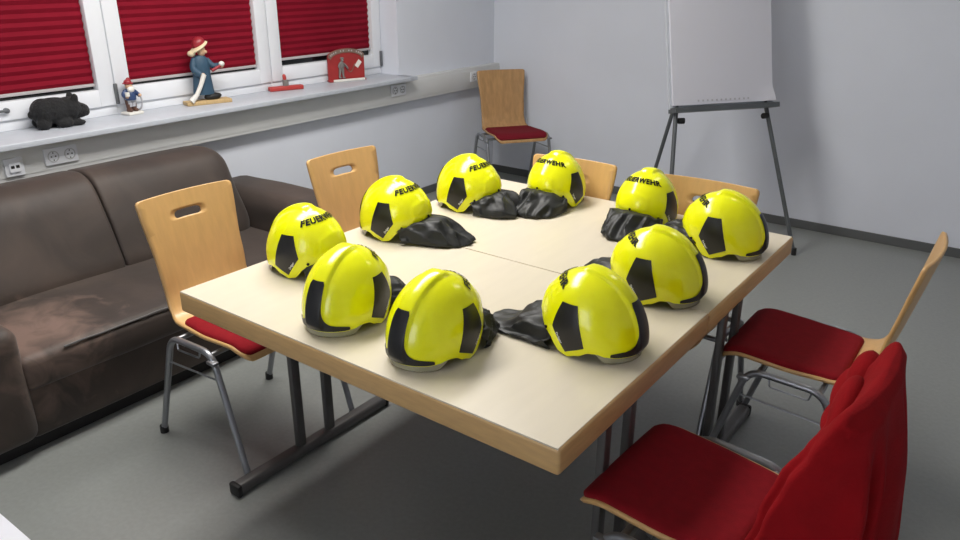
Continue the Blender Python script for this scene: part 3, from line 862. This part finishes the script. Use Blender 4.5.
# wooden fireman / lady with hose
t = thing('wooden_figure', 'painted wooden figure in a blue coat and cream brimmed hat holding a white hose', 'figurine', (-.082, .868, SZ), -.24); t.scale = (1.13, 1.13, 1.26)
obj('base', box(BM(), -.030, .042, -.105, .115, 0, .016, .003), M['basewood'], t)
b = BM()
for s in (0, 1): ball(b, (.012-.02*s, .030+.012*s, .028), .017, .042, .015); tube(b, [(.010-.02*s, .012+.01*s, .03), (.008-.02*s, .008, .06)], .017, 12)
obj('boots', b, M['rubber'], t)
b = BM(); rings = [(.028, .052, .030), (.06, .048, .030), (.11, .042, .030), (.15, .043, .032), (.175, .040, .030), (.192, .020, .018)]; prev = None
for z, ry, rx in rings:
    ring = [b.verts.new((rx*math.cos(2*PI*k/20), .003+ry*math.sin(2*PI*k/20), z+.012)) for k in range(20)]
    if prev:
        for k in range(20): b.faces.new((prev[k], prev[(k+1) % 20], ring[(k+1) % 20], ring[k]))
    else: b.faces.new(ring[::-1])
    prev = ring
b.faces.new(prev)
for v in b.verts: v.co.y += -.008+.0*v.co.z
tube(b, bend([(.0, -.030, .188), (.012, -.052, .150), (.030, -.020, .125)], .03, 5), .016, 12)
obj('coat', b, M['teal'], t)
b = BM(); tube(b, bend([(.0, .026, .185), (.012, .050, .155), (.026, .075, .158)], .02, 5), .013, 12); obj('sleeve', b, M['teal'], t)
for c in ((.034, -.012, .122), (.028, .086, .160)): obj('hand', ball(BM(), c, .012), M['pskin'], t)
b = BM(); tube(b, [(.034, .035, .140), (.032, .078, .158)], .007, 10); obj('nozzle', b, M['pred'], t)
b = BM(); ball(b, (.032, .086, .166), .013, .014, .011); obj('nozzle_ring', b, M['pwhite'], t)
b = BM(); tube(b, [(.036, -.008, .128), (.040, -.030, .085), (.040, -.055, .045), (.040, -.085, .019)], 0, 12, True, [.012, .010, .010, .014]); obj('hose', b, M['pwhite'], t)
b = BM(); ball(b, (.006, .004, .222), .020, .020, .024); ball(b, (.018, .020, .218), .007, .008, .007); obj('head', b, M['pskin'], t)
b = BM(); rot = Matrix.Rotation(.5, 4, 'X')
ball(b, (.002, -.004, .238), .044, .050, .009, rot=rot); ball(b, (-.006, -.040, .212), .028, .018, .013); o = obj('hat_brim', b, M['cream'], t); remesh(o, .004, 4)
b = BM(); ball(b, (-.002, -.002, .252), .030, .033, .028, rot=rot); obj('hat_crown', b, M['pred'], t)
# little red clip stand
t = thing('red_stand', 'small red bar with an upright peg on the sill between wooden figure and plaque', 'ornament', (-.098, 1.445, SZ), -.30)
obj('bar', box(BM(), -.022, .022, -.108, .108, 0, .026, .006, 3), M['redpaint'], t)
obj('peg', box(BM(), -.012, .012, -.016, .016, .025, .062, .003), M['metalfig'], t)
b = BM(); box(b, -.010, .010, -.014, .004, .062, .082, .003); ball(b, (0, -.006, .084), .011, .011, .012); obj('peg_head', b, M['redpaint'], t)
# arched plaque
t = thing('red_plaque', 'arched red plaque with a pewter firefighter relief and white strip', 'plaque', (-.090, 1.950, SZ), -.32); t.scale = (1.12, 1.12, 1.15)
arch = [(-.115, .012)]+[(-.115, .135)]+[(.115*math.sin(a), .135+.045*math.cos(a)) for a in [(-.5+k/16)*PI for k in range(1, 16)]]+[(.115, .135), (.115, .012)]
fx = lambda a, bb, c: (c, a, bb)
obj('panel', prism(BM(), arch, -.007, .007, fx), M['plq'], t, 30)
ro = [(.115*math.sin(a), .137+.043*math.cos(a)) for a in [(-.5+k/20)*PI for k in range(21)]]; ri = [(.098*math.sin(a), .123+.035*math.cos(a)) for a in [(-.5+k/20)*PI for k in range(21)]]
bn = obj('arched_banner', prism(BM(), ro+ri[::-1], .0072, .012, fx), M['plqb'], t, 30)
b = BM()
for k in range(15):
    a = (-.40+.80*k/14)*PI*.93
    if k in (4, 7, 10): continue
    c = Vector((.0125, .1065*math.sin(a), .130+.039*math.cos(a)))
    bmesh.ops.create_cube(b, size=1, matrix=Matrix.Translation(c) @ Matrix.Rotation(-a*.55, 4, 'X') @ Matrix.Diagonal((.002, .006, .008, 1)))
obj('banner_lettering', b, M['rail'], bn, 0)
obj('bottom_ledge', box(BM(), -.015, .022, -.118, .118, 0, .012, .003), M['plq'], t)
obj('white_strip', box(BM(), .0225, .026, -.095, .108, .001, .014, .001), M['pwhite'], t)
b = BM()
ball(b, (.012, -.028, .118), .007, .009, .011); ball(b, (.012, -.029, .128), .008, .013, .006)
ball(b, (.012, -.034, .088), .007, .018, .024)
for s in (-1, 1): tube(b, [(.012, -.036+s*.008, .072), (.012, -.038+s*.012, .024)], 0, 8, True, [.009, .006]); ball(b, (.013, -.034+s*.012, .021), .006, .010, .005)
tube(b, bend([(.014, -.045, .102), (.016, -.056, .082), (.016, -.040, .074)], .01, 3), .006, 8); tube(b, bend([(.014, -.022, .100), (.016, -.006, .085), (.016, .004, .070)], .01, 3), .006, 8)
obj('relief_figure', b, M['metalfig'], t)
b = BM(); tube(b, [(.010, .002+.05*k/10, .066-.022*math.sin(PI*k/10)+.03*(k/10)**2) for k in range(11)], .002, 6); obj('relief_hose', b, M['plqb'], t)
b = BM(); bmesh.ops.create_cube(b, size=1, matrix=Matrix.Translation((.009, .075, .092)) @ Matrix.Rotation(-.7, 4, 'X') @ Matrix.Diagonal((.004, .024, .042, 1))); obj('white_tag', b, M['pwhite'], t, 0)
